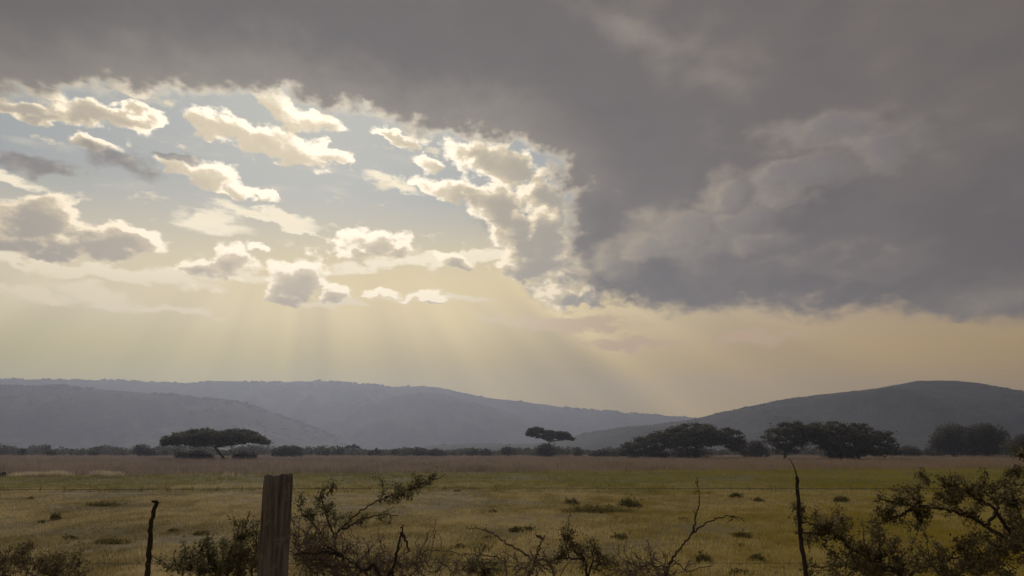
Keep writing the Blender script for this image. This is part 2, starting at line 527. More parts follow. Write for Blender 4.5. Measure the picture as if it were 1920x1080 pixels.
# weathered, lichen-flecked fence post
m, n, out = material('post_wood')
co = objco(n)
grain = n.noise(n.vm('MULTIPLY', co, (1, 1, 0.06)), 55, 5, 0.6)
blot = n.noise(co, 7, 4, 0.6)
c = n.mix(n.ss(grain, 0.32, 0.68), (0.13, 0.110, 0.095), (0.28, 0.238, 0.205))
c = n.mix(n.ss(blot, 0.50, 0.66), c, (0.17, 0.125, 0.115))
c = n.mix(n.mul(n.ss(n.noise(co, 14, 4, 0.6), 0.56, 0.68), 0.75), c, (0.26, 0.29, 0.22))
cr = n.noise(n.vm('MULTIPLY', co, (1, 1, 0.03)), 30, 2, 0.5)
finish(n, out, c, 0.95, 0.1, n.add(grain, n.mul(n.ss(cr, 0.42, 0.39), -1.2)), 1.0, 0.012)

m, n, out = material('wire_metal')
c = n.mix(n.ss(n.noise(objco(n), 40, 3), 0.4, 0.6), (0.10, 0.085, 0.07), (0.20, 0.19, 0.18))
finish(n, out, c, 0.6, 0.4)
MATS['wire_metal'].node_tree.nodes['Principled BSDF'].inputs['Metallic'].default_value = 0.5

# grass: colour by island with drifts across the field
def grass_mat(name, a, b, c3, trans=0.45):
    m, n, out = material(name)
    r = geo(n, 'Random Per Island')
    pos = geo(n, 'Position')
    dr = n.add(n.mul(n.noise(n.vm('MULTIPLY', pos, (1, 0.6, 0)), 0.11, 4, 0.6), 0.55), n.mul(n.noise(n.vm('MULTIPLY', pos, (1, 0.45, 0)), 0.85, 4, 0.6), 0.45))
    c = n.mix(n.ss(n.add(n.mul(r, 0.25), n.mul(dr, 2.4)), 1.08, 1.55), a, b)
    px = n.sep(pos)[0]; py = n.sep(pos)[1]
    side = n.ss(n.m('DIVIDE', px, n.m('MAXIMUM', py, 5.0)), -0.35, 0.55)
    c = n.mix(n.mul(side, 0.8), c, n.mix(n.ss(n.add(n.mul(r, 0.25), n.mul(dr, 2.4)), 1.08, 1.6), c3, n.mix(0.55, b, c3)))
    finish(n, out, c, 0.85, 0.15, trans=trans)
    return m
grass_mat('field_grass', (0.25, 0.205, 0.085), (0.66, 0.54, 0.285), (0.33, 0.255, 0.008))
grass_mat('green_grass', (0.20, 0.19, 0.07), (0.40, 0.335, 0.12), (0.27, 0.235, 0.010))
grass_mat('brown_grass', (0.22, 0.18, 0.15), (0.38, 0.305, 0.255), (0.28, 0.20, 0.11))
grass_mat('straw_grass', (0.50, 0.42, 0.29), (0.72, 0.62, 0.45), (0.60, 0.50, 0.33))

# the ground itself
m, n, out = material('savanna_ground')
pos = geo(n, 'Position')
gx, gy, gz = n.sep(pos)
fine = n.noise(pos, 3.2, 6, 0.65)
mid_ = n.noise(n.vm('MULTIPLY', pos, (1, 0.7, 1)), 0.35, 5, 0.6)
big = n.noise(n.vm('MULTIPLY', pos, (1, 0.5, 1)), 0.045, 4, 0.55)
field = n.mix(n.ss(mid_, 0.35, 0.66), (0.14, 0.112, 0.050), (0.33, 0.265, 0.135))
field = n.mix(n.mul(n.ss(fine, 0.50, 0.72), 0.75), field, (0.095, 0.078, 0.034))
field = n.mix(n.mul(n.ss(n.m('DIVIDE', gx, n.m('MAXIMUM', gy, 5.0)), -0.35, 0.55), 0.65), field, (0.21, 0.162, 0.018))
green = n.mix(n.ss(mid_, 0.35, 0.65), (0.12, 0.115, 0.044), (0.20, 0.175, 0.066))
brown = n.mix(n.ss(mid_, 0.35, 0.65), (0.20, 0.165, 0.14), (0.30, 0.245, 0.205))
farc = n.mix(n.ss(big, 0.4, 0.6), (0.085, 0.080, 0.050), (0.15, 0.125, 0.075))
jit = n.mul(n.sub(big, 0.5), 40.0)
gedge = n.add(gy, jit)
c = n.mix(n.ss(gedge, 42, 54), field, green)
c = n.mix(n.ss(n.sub(n.add(gy, n.mul(jit, 0.5)), n.lerp(gx, -40, 60, 74, 104)), -8, 8), c, brown)
c = n.mix(n.ss(gy, 260, 420), c, farc)
finish(n, out, c, 0.95, 0.1, n.add(fine, n.mul(mid_, 0.6)), 0.5, 0.12)

# bush-covered hill flanks
def hill_mat(name, dark, pale, sc):
    m, n, out = material(name)
    pos = geo(n, 'Position')
    a = n.noise(pos, sc, 6, 0.62)
    v = n.voro(pos, sc * 7, 1, 0.5, '3D')
    b = n.noise(n.vm('MULTIPLY', pos, (1, 1, 0.5)), sc * 0.22, 4, 0.55)
    c = n.mix(n.ss(n.add(n.mul(a, 0.6), n.mul(b, 0.5)), 0.42, 0.70), dark, pale)
    c = n.mix(n.mul(n.ss(v, 0.40, 0.12), 0.6), c, (0.030, 0.034, 0.022))
    finish(n, out, c, 0.95, 0.05, n.add(n.mul(v, -1.0), a), 0.8, 3.0)
    return m
hill_mat('wooded_hill', (0.030, 0.032, 0.024), (0.120, 0.106, 0.075), 0.022)
hill_mat('bushy_hill', (0.035, 0.036, 0.030), (0.105, 0.096, 0.070), 0.032)
leaf_mat('far_leaf', (0.040, 0.041, 0.030), (0.070, 0.068, 0.046), 0.0, 0.01)

# ------------------------------------------------------------------ ground, hills
def ground_z(x, y):
    x = np.asarray(x, float); y = np.asarray(y, float)
    verge = 0.85 * (1 - np.clip((y - 2.0) / 7.5, 0, 1)) ** 1.4
    und = (fbm2(x * 0.16, y * 0.16, 3, 5) - 0.5) * 0.16 + (fbm2(x * 0.02 + 5, y * 0.02, 2, 9) - 0.5) * 0.5 * np.clip((y - 30) / 120, 0, 1)
    return verge + und * np.clip((400 - np.abs(y)) / 200, 0, 1)
def gz(x, y):
    return float(ground_z(np.array([x]), np.array([y]))[0])

def graded(a, b, fine, start, ratio):
    v = [start]; s = fine
    while v[-1] < b: v.append(v[-1] + s); s *= ratio
    w = [start]; s = fine
    while w[-1] > a: w.append(w[-1] - s); s *= ratio
    return np.array(sorted(set(w[1:] + v)))
gxs = graded(-4800, 4800, 0.45, 0.0, 1.045)
gys = graded(-1200, 3100, 0.35, 6.0, 1.035)
GX, GY = np.meshgrid(gxs, gys)
GZ = ground_z(GX, GY)
nx, ny = len(gxs), len(gys)
idx = np.arange(nx * ny).reshape(ny, nx)
GF = np.stack([idx[:-1, :-1], idx[:-1, 1:], idx[1:, 1:], idx[1:, :-1]], -1).reshape(-1, 4)
tag(link('ground', mk_mesh('ground', np.stack([GX, GY, GZ], -1).reshape(-1, 3), GF, True), MATS['savanna_ground']), kind='structure')

def interp_profile(pts, xs):
    p = sorted(pts); return np.interp(xs, [a for a, _ in p], [b for _, b in p])

HS = 0.4                                    # the range lies some 2 to 3.5 km off
def build_hill(name, prof, D, front, mat, seed, gully, trees, tree_size, rough=3.0, cols=260, rows=34):
    D, front, gully, tree_size, rough = D * HS, front * HS, gully * HS, tree_size * HS, rough * HS
    px = np.linspace(prof[0][0], prof[-1][0], cols)
    py = interp_profile(prof, px)
    k = max(3, cols // 90)                                  # round off the traced corners
    ker = np.hanning(2 * k + 3)[1:-1]; ker /= ker.sum()
    pad = len(ker) // 2
    py = np.convolve(np.pad(py, pad, mode='edge'), ker, 'valid')
    top = np.array([at(a, b, D) for a, b in zip(px, py)])
    X0 = top[:, 0]; H = np.maximum(top[:, 2], 1.0)
    H = H + (fbm2(X0 / (60 * HS), X0 * 0 + 3, 4, seed) - 0.5) * rough * 2
    t = np.concatenate([np.linspace(0, 1, rows), 1 + np.linspace(0.08, 1, 10)])
    T, XX = np.meshgrid(t, X0, indexing='ij')
    HH = np.broadcast_to(H, T.shape)
    tf = np.clip(T, 0, 1)
    s = np.where(T <= 1, 0.45 * tf + 0.55 * (tf * tf * (3 - 2 * tf)), 1 - np.clip(T - 1, 0, 1) ** 2 * 0.9)
    W = front * (0.75 + 0.5 * vnoise(XX / (900 * HS), XX * 0 + 1, seed + 3))
    YY = np.where(T <= 1, D - W * (1 - tf), D + (T - 1) * front * 0.4)
    g = np.abs(fbm2(XX / gully + 0.25 * YY / gully, YY / gully * 0.35, 4, seed + 11) - 0.5) * 2
    ZZ = HH * s - HH * 0.75 * (0.36 - g) * np.sin(np.pi * np.clip(tf, 0, 1)) * (T <= 1) - 0.5
    ZZ = ZZ + (fbm2(XX / (45 * HS), YY / (45 * HS), 3, seed + 21) - 0.5) * rough * np.sin(np.pi * np.clip(tf * 0.98, 0, 1))
    ZZ[0] = -6
    ZZ[-1] = -6
    n0, n1 = T.shape
    ix = np.arange(n0 * n1).reshape(n0, n1)
    F = np.stack([ix[:-1, :-1], ix[:-1, 1:], ix[1:, 1:], ix[1:, :-1]], -1).reshape(-1, 4)
    V = np.stack([XX, YY, ZZ], -1).reshape(-1, 3)
    o = tag(link(name, mk_mesh(name, V, F, True), MATS[mat]), kind='structure')
    # bush and tree crowns: thick along the skyline, thinner down the flank
    rng = np.random.default_rng(seed)
    n_sky = trees; n_flank = trees // 2
    ci = rng.integers(1, n1 - 1, n_sky + n_flank)
    fi = np.concatenate([np.full(n_sky, rows - 1.0) - rng.random(n_sky) ** 2 * 2.0, (1 - 0.35 * rng.random(n_flank) ** 1.5) * (rows - 2)])
    r0 = np.floor(fi).astype(int); fr = fi - r0
    G = np.stack([XX, YY, ZZ], -1)
    cf = rng.random(len(ci))[:, None]
    base = G[r0, ci] * (1 - fr)[:, None] + G[np.minimum(r0 + 1, n0 - 1), ci] * fr[:, None]
    base2 = G[r0, ci + 1] * (1 - fr)[:, None] + G[np.minimum(r0 + 1, n0 - 1), ci + 1] * fr[:, None]
    base = base * (1 - cf) + base2 * cf
    keep = fbm2(base[:, 0] / (160 * HS), base[:, 1] / (160 * HS), 3, seed + 31) > 0.43
    base = base[keep]
    sz = tree_size * (0.35 + 0.65 * rng.random(len(base)) ** 2)
    # each crown a lumpy double pyramid
    ring = np.linspace(0, 2 * np.pi, 6)[:-1]
    tv = np.concatenate([[[0, 0, 1.0]], np.stack([np.cos(ring), np.sin(ring), ring * 0 + 0.45], -1), [[0, 0, -0.5]]])
    tfc = []
    for q in range(5):
        tfc += [(0, 1 + q, 1 + (q + 1) % 5), (6, 1 + (q + 1) % 5, 1 + q)]
    jit = 1 + (rng.random((len(base), 7, 3)) - 0.5) * 0.6
    VV = base[:, None, :] + tv[None] * jit * sz[:, None, None] * np.array([1.0, 1.0, 0.8])
    FF = (np.arange(len(base))[:, None, None] * 7 + np.array(tfc)[None]).reshape(-1, 3)
    wl = link('woodland', mk_mesh('woodland', VV.reshape(-1, 3), FF), MATS['far_leaf'], o)
    tag(wl, kind='stuff')
    return o

build_hill('hill', [(-900, 722), (-500, 712), (-200, 706), (0, 710), (60, 711), (150, 712), (260, 714), (320, 718), (355, 720), (400, 714), (450, 714), (530, 717), (560, 714), (640, 716),
    (700, 721), (745, 727), (790, 722), (830, 727), (870, 737), (930, 748), (1000, 755), (1060, 764), (1100, 768), (1150, 772), (1200, 776), (1270, 781), (1330, 786), (1500, 800), (1800, 812), (2400, 800)],
    7000, 2000, 'wooded_hill', 3, 420, 2600, 19, 7, cols=420)
build_hill('hill', [(-900, 735), (-400, 716), (-100, 720), (0, 722), (60, 724), (110, 722), (160, 728), (220, 732), (300, 738), (370, 744), (410, 748), (450, 753), (480, 761), (520, 776), (580, 797), (640, 822), (690, 846)],
    4600, 1400, 'wooded_hill', 17, 330, 1800, 15, 6, cols=300)
build_hill('hill', [(480, 846), (540, 805), (590, 776), (640, 760), (700, 751), (750, 741), (800, 734), (850, 744), (920, 764), (1000, 790), (1080, 818), (1140, 846)],
    5900, 1200, 'wooded_hill', 29, 360, 380, 11, 4, cols=160)
build_hill('hill', [(760, 846), (800, 836), (850, 832), (900, 830), (960, 832), (1030, 829), (1080, 816), (1120, 807), (1180, 799), (1240, 793), (1290, 787), (1340, 776), (1400, 762), (1460, 750), (1520, 741), (1580, 735),
    (1640, 728), (1695, 719), (1712, 713), (1735, 713), (1790, 713), (1830, 716), (1860, 722), (1900, 730), (1960, 738), (2100, 745), (2500, 765), (3000, 790)],
    3300, 1300, 'bushy_hill', 41, 260, 900, 6.5, 3, cols=420)

# the air: pale haze over the whole plain
hm = bpy.data.materials.new('haze_air'); hm.use_nodes = True
hn = Nodes(hm.node_tree); hm.node_tree.nodes.clear()
pv = hn.new('ShaderNodeVolumePrincipled')
pv.inputs['Color'].default_value = (0.64, 0.72, 1.0, 1)
pv.inputs['Density'].default_value = 3.6e-4
pv.inputs['Anisotropy'].default_value = 0.5
ho = hn.new('ShaderNodeOutputMaterial')
hm.node_tree.links.new(pv.outputs[0], ho.inputs['Volume'])
bx0, bx1, by0, by1, bz0, bz1 = -5600, 5600, -1500, 3400, -8, 275
hv = [(x, y, z) for x in (bx0, bx1) for y in (by0, by1) for z in (bz0, bz1)]
hf = [(0, 1, 3, 2), (4, 6, 7, 5), (0, 4, 5, 1), (2, 3, 7, 6), (0, 2, 6, 4), (1, 5, 7, 3)]
tag(link('haze', mk_mesh('haze', hv, hf), hm), kind='stuff')

# ------------------------------------------------------------------ trees along the far edge of the field
random.seed(11)

def bez(a, b, c, n):
    return [(a * (1 - t) ** 2 + b * 2 * t * (1 - t) + c * t * t) for t in [i / (n - 1) for i in range(n)]]

def acacia(label, top, bot, Y, trunks, seed, clusters=130, per=70, leaf=0.42, depth=0.8, mat='acacia_leaf', group='flat-topped acacias on the far side of the field', cat='tree', name='acacia_tree', gaps=0.35):
    """umbrella thorn: top and bot are the crown's outline as seen; depth is its half depth over half width"""
    rng = np.random.default_rng(seed)
    x0, x1 = top[0][0], top[-1][0]
    xm = (x0 + x1) / 2; half = (x1 - x0) / 2
    S = Y / FPX
    base = at(trunks[0][0], 850, Y); bz = gz(base.x, Y)
    root = thing(name, label, cat, (base.x, Y, bz), group)
    o = np.array([base.x, Y, bz])
    P_ = []
    while len(P_) < clusters:
        s, q = rng.uniform(-1, 1, 2)
        if s * s + q * q > 1: continue
        px = xm + s * half
        zt = at(px, float(interp_profile(top, px)), Y).z
        zb = at(px, float(interp_profile(bot, px)), Y).z
        zmid = at(xm, float(interp_profile(bot, x0)), Y).z
        fall = 1 - 0.55 * q * q / max(1e-3, 1 - s * s + 0.15) * 0.6
        zt2 = zb + (zt - zb) * fall
        u = rng.random()
        if rng.random() < gaps and u > 0.55: u *= 0.6             # most foliage near the top
        z = zt2 - u * (zt2 - zb) - 0.18
        P_.append((at(px, 800, Y).x, Y + q * half * S * depth, z, zt2 - zb))
    P_ = np.array(P_)
    cen = []
    for (x, y, z, th) in P_:
        r = rng.uniform(0.5, 1.0) * min(1.15, max(0.6, half * S * 0.11))
        k = int(1.25 * per * rng.uniform(0.6, 1.3))
        d = rng.normal(size=(k, 3)) * np.array([r * 0.62, r * 0.62, r * 0.24])
        cen.append(np.array([x, y, z]) + d)
    cen = np.concatenate(cen)
    V, F = leaves(cen - o, leaf * rng.uniform(0.5, 1.2, len(cen)), 0.6, 1.8, rng)
    link('crown', mk_mesh('crown', V, F), MATS[mat], root)
    # trunks, limbs up into the clusters
    ov = Vector(o)
    R = 0.020 * half * S + 0.10
    limb_ends = []
    for ti, (tx, ty, fork) in enumerate(trunks):               # foot px, lean-top px, fork height px
        foot = at(tx, 850, Y); foot.z = gz(foot.x, Y) - 0.15
        fk = at(ty, fork, Y) + Vector((0, rng.uniform(-0.6, 0.6), 0))
        tb = MB()
        pts = bez(foot, (foot + fk) / 2 + Vector((rng.uniform(-0.25, 0.25), 0, 0)), fk, 6)
        tb.tube([p - ov for p in pts], [R * (1.25 if i == 0 else 1 - 0.08 * i) for i in range(6)], 9, wob=0.15)
        trunk = link('trunk', tb.mesh('trunk', True), MATS['acacia_bark'], root)
        nl = 7
        mine = P_[np.argsort(np.abs(P_[:, 0] - fk.x))[: max(8, len(P_) // len(trunks))]]
        for li in range(nl):
            tgt = Vector(mine[rng.integers(len(mine))][:3])
            tgt.z -= 0.15
            lift = Vector(((fk.x + tgt.x) / 2, (fk.y + tgt.y) / 2, fk.z + (tgt.z - fk.z) * rng.uniform(0.35, 0.75)))
            lb = MB()
            pts = bez(fk - Vector((0, 0, 0.1)), lift, tgt, 7)
            lb.tube([p - ov for p in pts], [R * 0.55 * (1 - 0.12 * i) for i in range(7)], 6, wob=0.1)
            # side branches
            for pi in range(2, 6):
                near = mine[np.argsort(np.linalg.norm(mine[:, :3] - np.array(pts[pi]), axis=1))[:4]]
                e = Vector(near[rng.integers(len(near))][:3])
                midp = (pts[pi] + e) / 2 + Vector((0, 0, -0.1))
                lb.tube([p - ov for p in bez(pts[pi], midp, e, 4)], [R * 0.24, R * 0.2, R * 0.14, R * 0.07], 4, cap=False)
            link('limb', lb.mesh('limb', True), MATS['acacia_bark'], trunk)
    return root

def bush(label, x0, x1, ytop, Y, seed, mat='bush_leaf', per=900, leaf=0.30, group='dark bushes along the far edge of the field', lumps=7, name='bush', ybase=None, cat='bush', outline=None):
    """rounded thicket: several lumps of small leaves round a few stems"""
    rng = np.random.default_rng(seed)
    S = Y / FPX
    c = at((x0 + x1) / 2, 850, Y); bz = gz(c.x, Y)
    ztop = at(0, ytop, Y).z
    w = (x1 - x0) / 2 * S; h = max(0.5, ztop - bz)
    root = thing(name, label, cat, (c.x, Y, bz), group)
    cen = []; tips = []
    for i in range(lumps):
        sx = rng.uniform(-0.75, 0.75) if lumps > 1 else 0
        if outline is not None:
            px = (x0 + x1) / 2 + sx * (x1 - x0) / 2
            hh = at(0, float(interp_profile(outline, px)), Y).z - bz
        else:
            hh = h * (1 - 0.5 * abs(sx) ** 2) * rng.uniform(0.72, 1.0)
        rx = w * rng.uniform(0.22, 0.42); ry = rx * rng.uniform(0.8, 1.1)
        k = per // lumps
        d = rng.normal(size=(k, 3)); d /= np.linalg.norm(d, axis=1)[:, None]
        d *= (rng.random(k) ** 0.45)[:, None]
        rz = hh * 0.5
        p = np.stack([sx * w + d[:, 0] * rx, d[:, 1] * ry + rng.uniform(-0.3, 0.3) * w, hh * 0.52 + d[:, 2] * rz * 0.98], -1)
        cen.append(p); tips.append((sx * w, 0, hh * 0.7))
    cen = np.concatenate(cen); cen[:, 2] = np.maximum(cen[:, 2], 0.08)
    V, F = leaves(cen, leaf * rng.uniform(0.5, 1.3, len(cen)), 0.1, 1.5, rng)
    link('foliage', mk_mesh('foliage', V, F), MATS[mat], root)
    sb = MB()
    for t in tips:
        f = Vector((rng.uniform(-0.3, 0.3) * w * 0.4, rng.uniform(-0.2, 0.2), -0.1))
        sb.tube(bez(f, Vector((t[0] * 0.4, 0, t[2] * 0.6)), Vector(t), 5), [0.07, 0.06, 0.045, 0.03, 0.015], 5, cap=False)
    link('stems', sb.mesh('stems', True), MATS['acacia_bark'], root)
    return root

acacia('broad flat-topped acacia leaning on one dark trunk, farthest left of the acacias',
       [(314, 830), (330, 815), (352, 807), (385, 803), (420, 806), (452, 803), (472, 809), (490, 819), (500, 830)],
       [(314, 832), (330, 830), (352, 831), (385, 834), (420, 832), (445, 828), (465, 824), (490, 826), (500, 832)],
       165, [(424, 404, 838)], 101, 320, 60, 0.34, gaps=0.1)
acacia('small umbrella acacia with bare forked trunk standing alone in the middle',
       [(986, 810), (992, 802), (1005, 800), (1018, 803), (1030, 807), (1046, 807), (1060, 809), (1068, 815), (1076, 822)],
       [(986, 814), (994, 816), (1005, 819), (1018, 821), (1030, 823), (1046, 822), (1060, 824), (1068, 824), (1076, 824)],
       250, [(1032, 1030, 828)], 102, 170, 50, 0.40, depth=0.7)
acacia('widest domed acacia, its crown sweeping almost down to the grass',
       [(1162, 846), (1172, 832), (1195, 820), (1225, 808), (1255, 802), (1290, 791), (1320, 794), (1350, 796), (1375, 806), (1392, 820), (1402, 840)],
       [(1162, 852), (1172, 851), (1195, 850), (1225, 844), (1255, 836), (1290, 844), (1320, 836), (1350, 832), (1375, 842), (1392, 849), (1402, 850)],
       195, [(1290, 1286, 838), (1302, 1306, 836)], 103, 360, 60, 0.36, depth=0.55, gaps=0.3)
acacia('flat-topped acacia with shaggy crown and a bright gap under it',
       [(1434, 812), (1445, 802), (1462, 794), (1482, 788), (1510, 790), (1550, 790), (1585, 790), (1612, 793), (1640, 802), (1655, 801), (1668, 812), (1678, 830)],
       [(1434, 818), (1445, 832), (1462, 850), (1482, 846), (1505, 826), (1530, 834), (1560, 842), (1585, 852), (1612, 852), (1640, 852), (1668, 850), (1678, 846)],
       175, [(1470, 1474, 840), (1556, 1552, 836), (1610, 1606, 836)], 104, 360, 60, 0.34, depth=0.55, gaps=0.1)

bush('tall round-headed dark tree, left one of the close pair', 1742, 1836, 790, 250, 201, 'bush_leaf', 9000, 0.42, 'round dark trees near the right edge', 22, 'round_tree', cat='tree',
     outline=[(1742, 832), (1756, 812), (1770, 797), (1790, 790), (1812, 798), (1836, 812)])
bush('tall round-headed dark tree, right one of the close pair', 1812, 1892, 790, 240, 202, 'bush_leaf', 9000, 0.42, 'round dark trees near the right edge', 22, 'round_tree', cat='tree',
     outline=[(1812, 812), (1828, 797), (1850, 791), (1872, 797), (1892, 815)])
bush('bushy tree cut by the right edge beside the round pair', 1882, 1975, 808, 210, 203, 'acacia_leaf', 4200, 0.38, None, 12, 'round_tree', cat='tree')
bush('low dark thicket between the widest acacia and the shaggy one', 1392, 1446, 822, 230, 204, 'bush_leaf', 2600, 0.38, None, 9)
bush('low bush to the right of the shaggy acacia', 1676, 1760, 832, 260, 205, 'bush_leaf', 2400, 0.40, None, 10)
bush('wide bush around the foot of the small umbrella acacia', 982, 1072, 829, 258, 206, 'bush_leaf', 3000, 0.42, None, 11)
bush('pale feathery bush left of the small umbrella acacia', 934, 976, 832, 285, 207, 'acacia_leaf', 1300, 0.34, None, 7)
bush('low flat bush just left of the widest acacia', 1104, 1164, 838, 250, 208, 'bush_leaf', 1900, 0.40, None, 8)
bush('rounded dark bush just right of the leftmost acacia', 500, 578, 832, 230, 209, 'bush_leaf', 2600, 0.40, None, 9)
bush('dark bush left of the leftmost acacia, highest of that row', 226, 292, 830, 260, 210, 'bush_leaf', 2000, 0.42, None, 8)
bush('long low bush near the middle of the far bush line', 742, 838, 836, 270, 211, 'bush_leaf', 2600, 0.42, None, 10)
bush('dark clump at the left edge beside the straw-coloured grass', -20, 22, 884, 70, 212, 'bush_leaf', 2600, 0.14, None, 6)
bush('scrub under the left half of the leftmost acacia', 318, 402, 842, 172, 221, 'bush_leaf', 2600, 0.34, None, 9)
bush('scrub under the right half of the leftmost acacia', 428, 502, 844, 176, 222, 'bush_leaf', 2200, 0.34, None, 9)
bush('dark undergrowth below the left side of the widest acacia', 1166, 1262, 838, 205, 223, 'bush_leaf', 2800, 0.36, None, 10)
bush('dark undergrowth round the trunks of the widest acacia', 1252, 1344, 832, 208, 224, 'bush_leaf', 2800, 0.36, None, 10)
bush('dark undergrowth between the trunks of the shaggy acacia', 1536, 1622, 830, 184, 225, 'bush_leaf', 2800, 0.34, None, 10)
acacia('tiny flat-topped thorn tree rising from the far bush line', [(648, 838), (655, 833), (664, 832), (676, 838)], [(648, 840), (655, 840), (664, 841), (676, 840)],
       310, [(662, 662, 842)], 105, 26, 40, 0.40)

# the far bush line: a belt of scrub that reads as one mass, with a few bushes that stand out of it
rng = np.random.default_rng(5)
cen = []; szs = []
for i in range(900):
    px = rng.uniform(-80, 2000)
    Y = rng.uniform(285, 420)
    if px > 1080: Y = rng.uniform(300, 430)
    S = Y / FPX
    hmax = 2.0 + 3.2 * vnoise(np.array([px / 37.0]), np.array([2.0]), 77)[0] * (1.15 if px < 700 else 0.8)
    x = (px - 960) * S * 1.02
    r = rng.uniform(1.4, 3.4); h = hmax * rng.uniform(0.55, 1.0)
    k = 70
    d = rng.normal(size=(k, 3)); d /= np.linalg.norm(d, axis=1)[:, None]; d *= (rng.random(k) ** 0.4)[:, None]
    cen.append(np.stack([x + d[:, 0] * r, Y + d[:, 1] * r, h * 0.5 + d[:, 2] * h * 0.52], -1)); szs.append(rng.uniform(0.35, 0.9, k))
cen = np.concatenate(cen)
V, F = leaves(cen, np.concatenate(szs), 0.1, 1.4, rng)
tag(link('bush_belt', mk_mesh('bush_belt', V, F), MATS['bush_leaf']), 'belt of dark scrub along the far edge of the field', 'scrub', kind='stuff')
pk = [40, 96, 172, 318, 612, 640, 702, 888, 912, 1088]
for i, px in enumerate(pk):
    bush('small bush sticking out of the far scrub belt, %s from the left' % ['first', 'second', 'third', 'fourth', 'fifth', 'sixth', 'seventh', 'eighth', 'ninth', 'tenth'][i],
         px - rng.uniform(9, 20), px + rng.uniform(9, 20), 834 + rng.uniform(0, 8), 280, 300 + i, 'bush_leaf', 620, 0.40,
         'small bushes sticking out of the scrub belt', 4)

# ------------------------------------------------------------------ grass
def blades(n, y0, y1, hgt, wid, per, seed, mat, name, label, dens=None, spread=0.05, xlim=None, lean=0.45, zone=None):
    rng = np.random.default_rng(seed)
    u = rng.random(n * 2)
    y = np.sqrt(y0 * y0 + u * (y1 * y1 - y0 * y0)) if dens is None else y0 * (y1 / y0) ** u
    if xlim is None:
        x = rng.uniform(-0.72, 0.72, len(y)) * y + rng.uniform(-1, 1, len(y))
    else:
        x = rng.uniform(*xlim, len(y))
    keep = fbm2(x * 0.35, y * 0.25, 3, seed) + 0.35 * (rng.random(len(y)) - 0.5) > 0.36
    if zone is not None: keep &= zone(x, y, rng)
    x = x[keep][:n]; y = y[keep][:n]
    z = ground_z(x, y)
    m = len(x)
    xb = np.repeat(x, per) + rng.normal(size=m * per) * spread
    yb = np.repeat(y, per) + rng.normal(size=m * per) * spread
    zb = np.repeat(z, per) - 0.01
    grow = np.repeat(0.5 + fbm2(x * 0.6, y * 0.5, 2, seed + 5), per)
    h = rng.uniform(*hgt, m * per) * grow
    w = rng.uniform(*wid, m * per)
    a = rng.uniform(0, 2 * np.pi, m * per); b = rng.uniform(0, 2 * np.pi, m * per)
    tx = xb + np.cos(b) * h * lean * rng.random(m * per); ty = yb + np.sin(b) * h * lean * rng.random(m * per)
    V = np.stack([np.stack([xb - np.cos(a) * w, yb - np.sin(a) * w * 0.3, zb], -1), np.stack([xb + np.cos(a) * w, yb + np.sin(a) * w * 0.3, zb], -1),
                  np.stack([tx, ty, zb + h], -1)], 1).reshape(-1, 3)
    F = np.arange(len(V)).reshape(-1, 3)
    return tag(link(name, mk_mesh(name, V, F), MATS[mat]), label, 'grass', kind='stuff')

def gline(x):                       # where the green strip gives way to the brown grass
    return np.interp(x, [-60, -20, 60], [74, 82, 106])
blades(120000, 8.5, 56, (0.04, 0.13), (0.005, 0.014), 5, 31, 'field_grass', 'field_grass', 'short dry olive grass covering the near field', dens='log', spread=0.05)
blades(30000, 40, 112, (0.08, 0.26), (0.010, 0.022), 5, 32, 'green_grass', 'green_grass', 'greener taller grass in a strip across the field', spread=0.10,
       zone=lambda x, y, r: (y < gline(x) + r.normal(size=len(x)) * 3) & (y + (vnoise(x / 9, y / 14, 4) - 0.5) * 22 > 47))
blades(60000, 70, 330, (0.35, 0.8), (0.020, 0.05), 4, 33, 'brown_grass', 'brown_grass', 'tall reddish brown grass beyond the green strip', dens='log', spread=0.22,
       zone=lambda x, y, r: y > gline(x) - 3 + r.normal(size=len(x)) * 4)
blades(1500, 69, 71.5, (0.22, 0.55), (0.018, 0.04), 6, 34, 'straw_grass', 'straw_grass', 'thin line of bleached straw grass at the left', spread=0.2, xlim=(-50, -24), lean=0.6,
       zone=lambda x, y, r: vnoise(x / 2.3, y * 0, 8) > 0.35 + 0.35 * (x + 50) / 26)

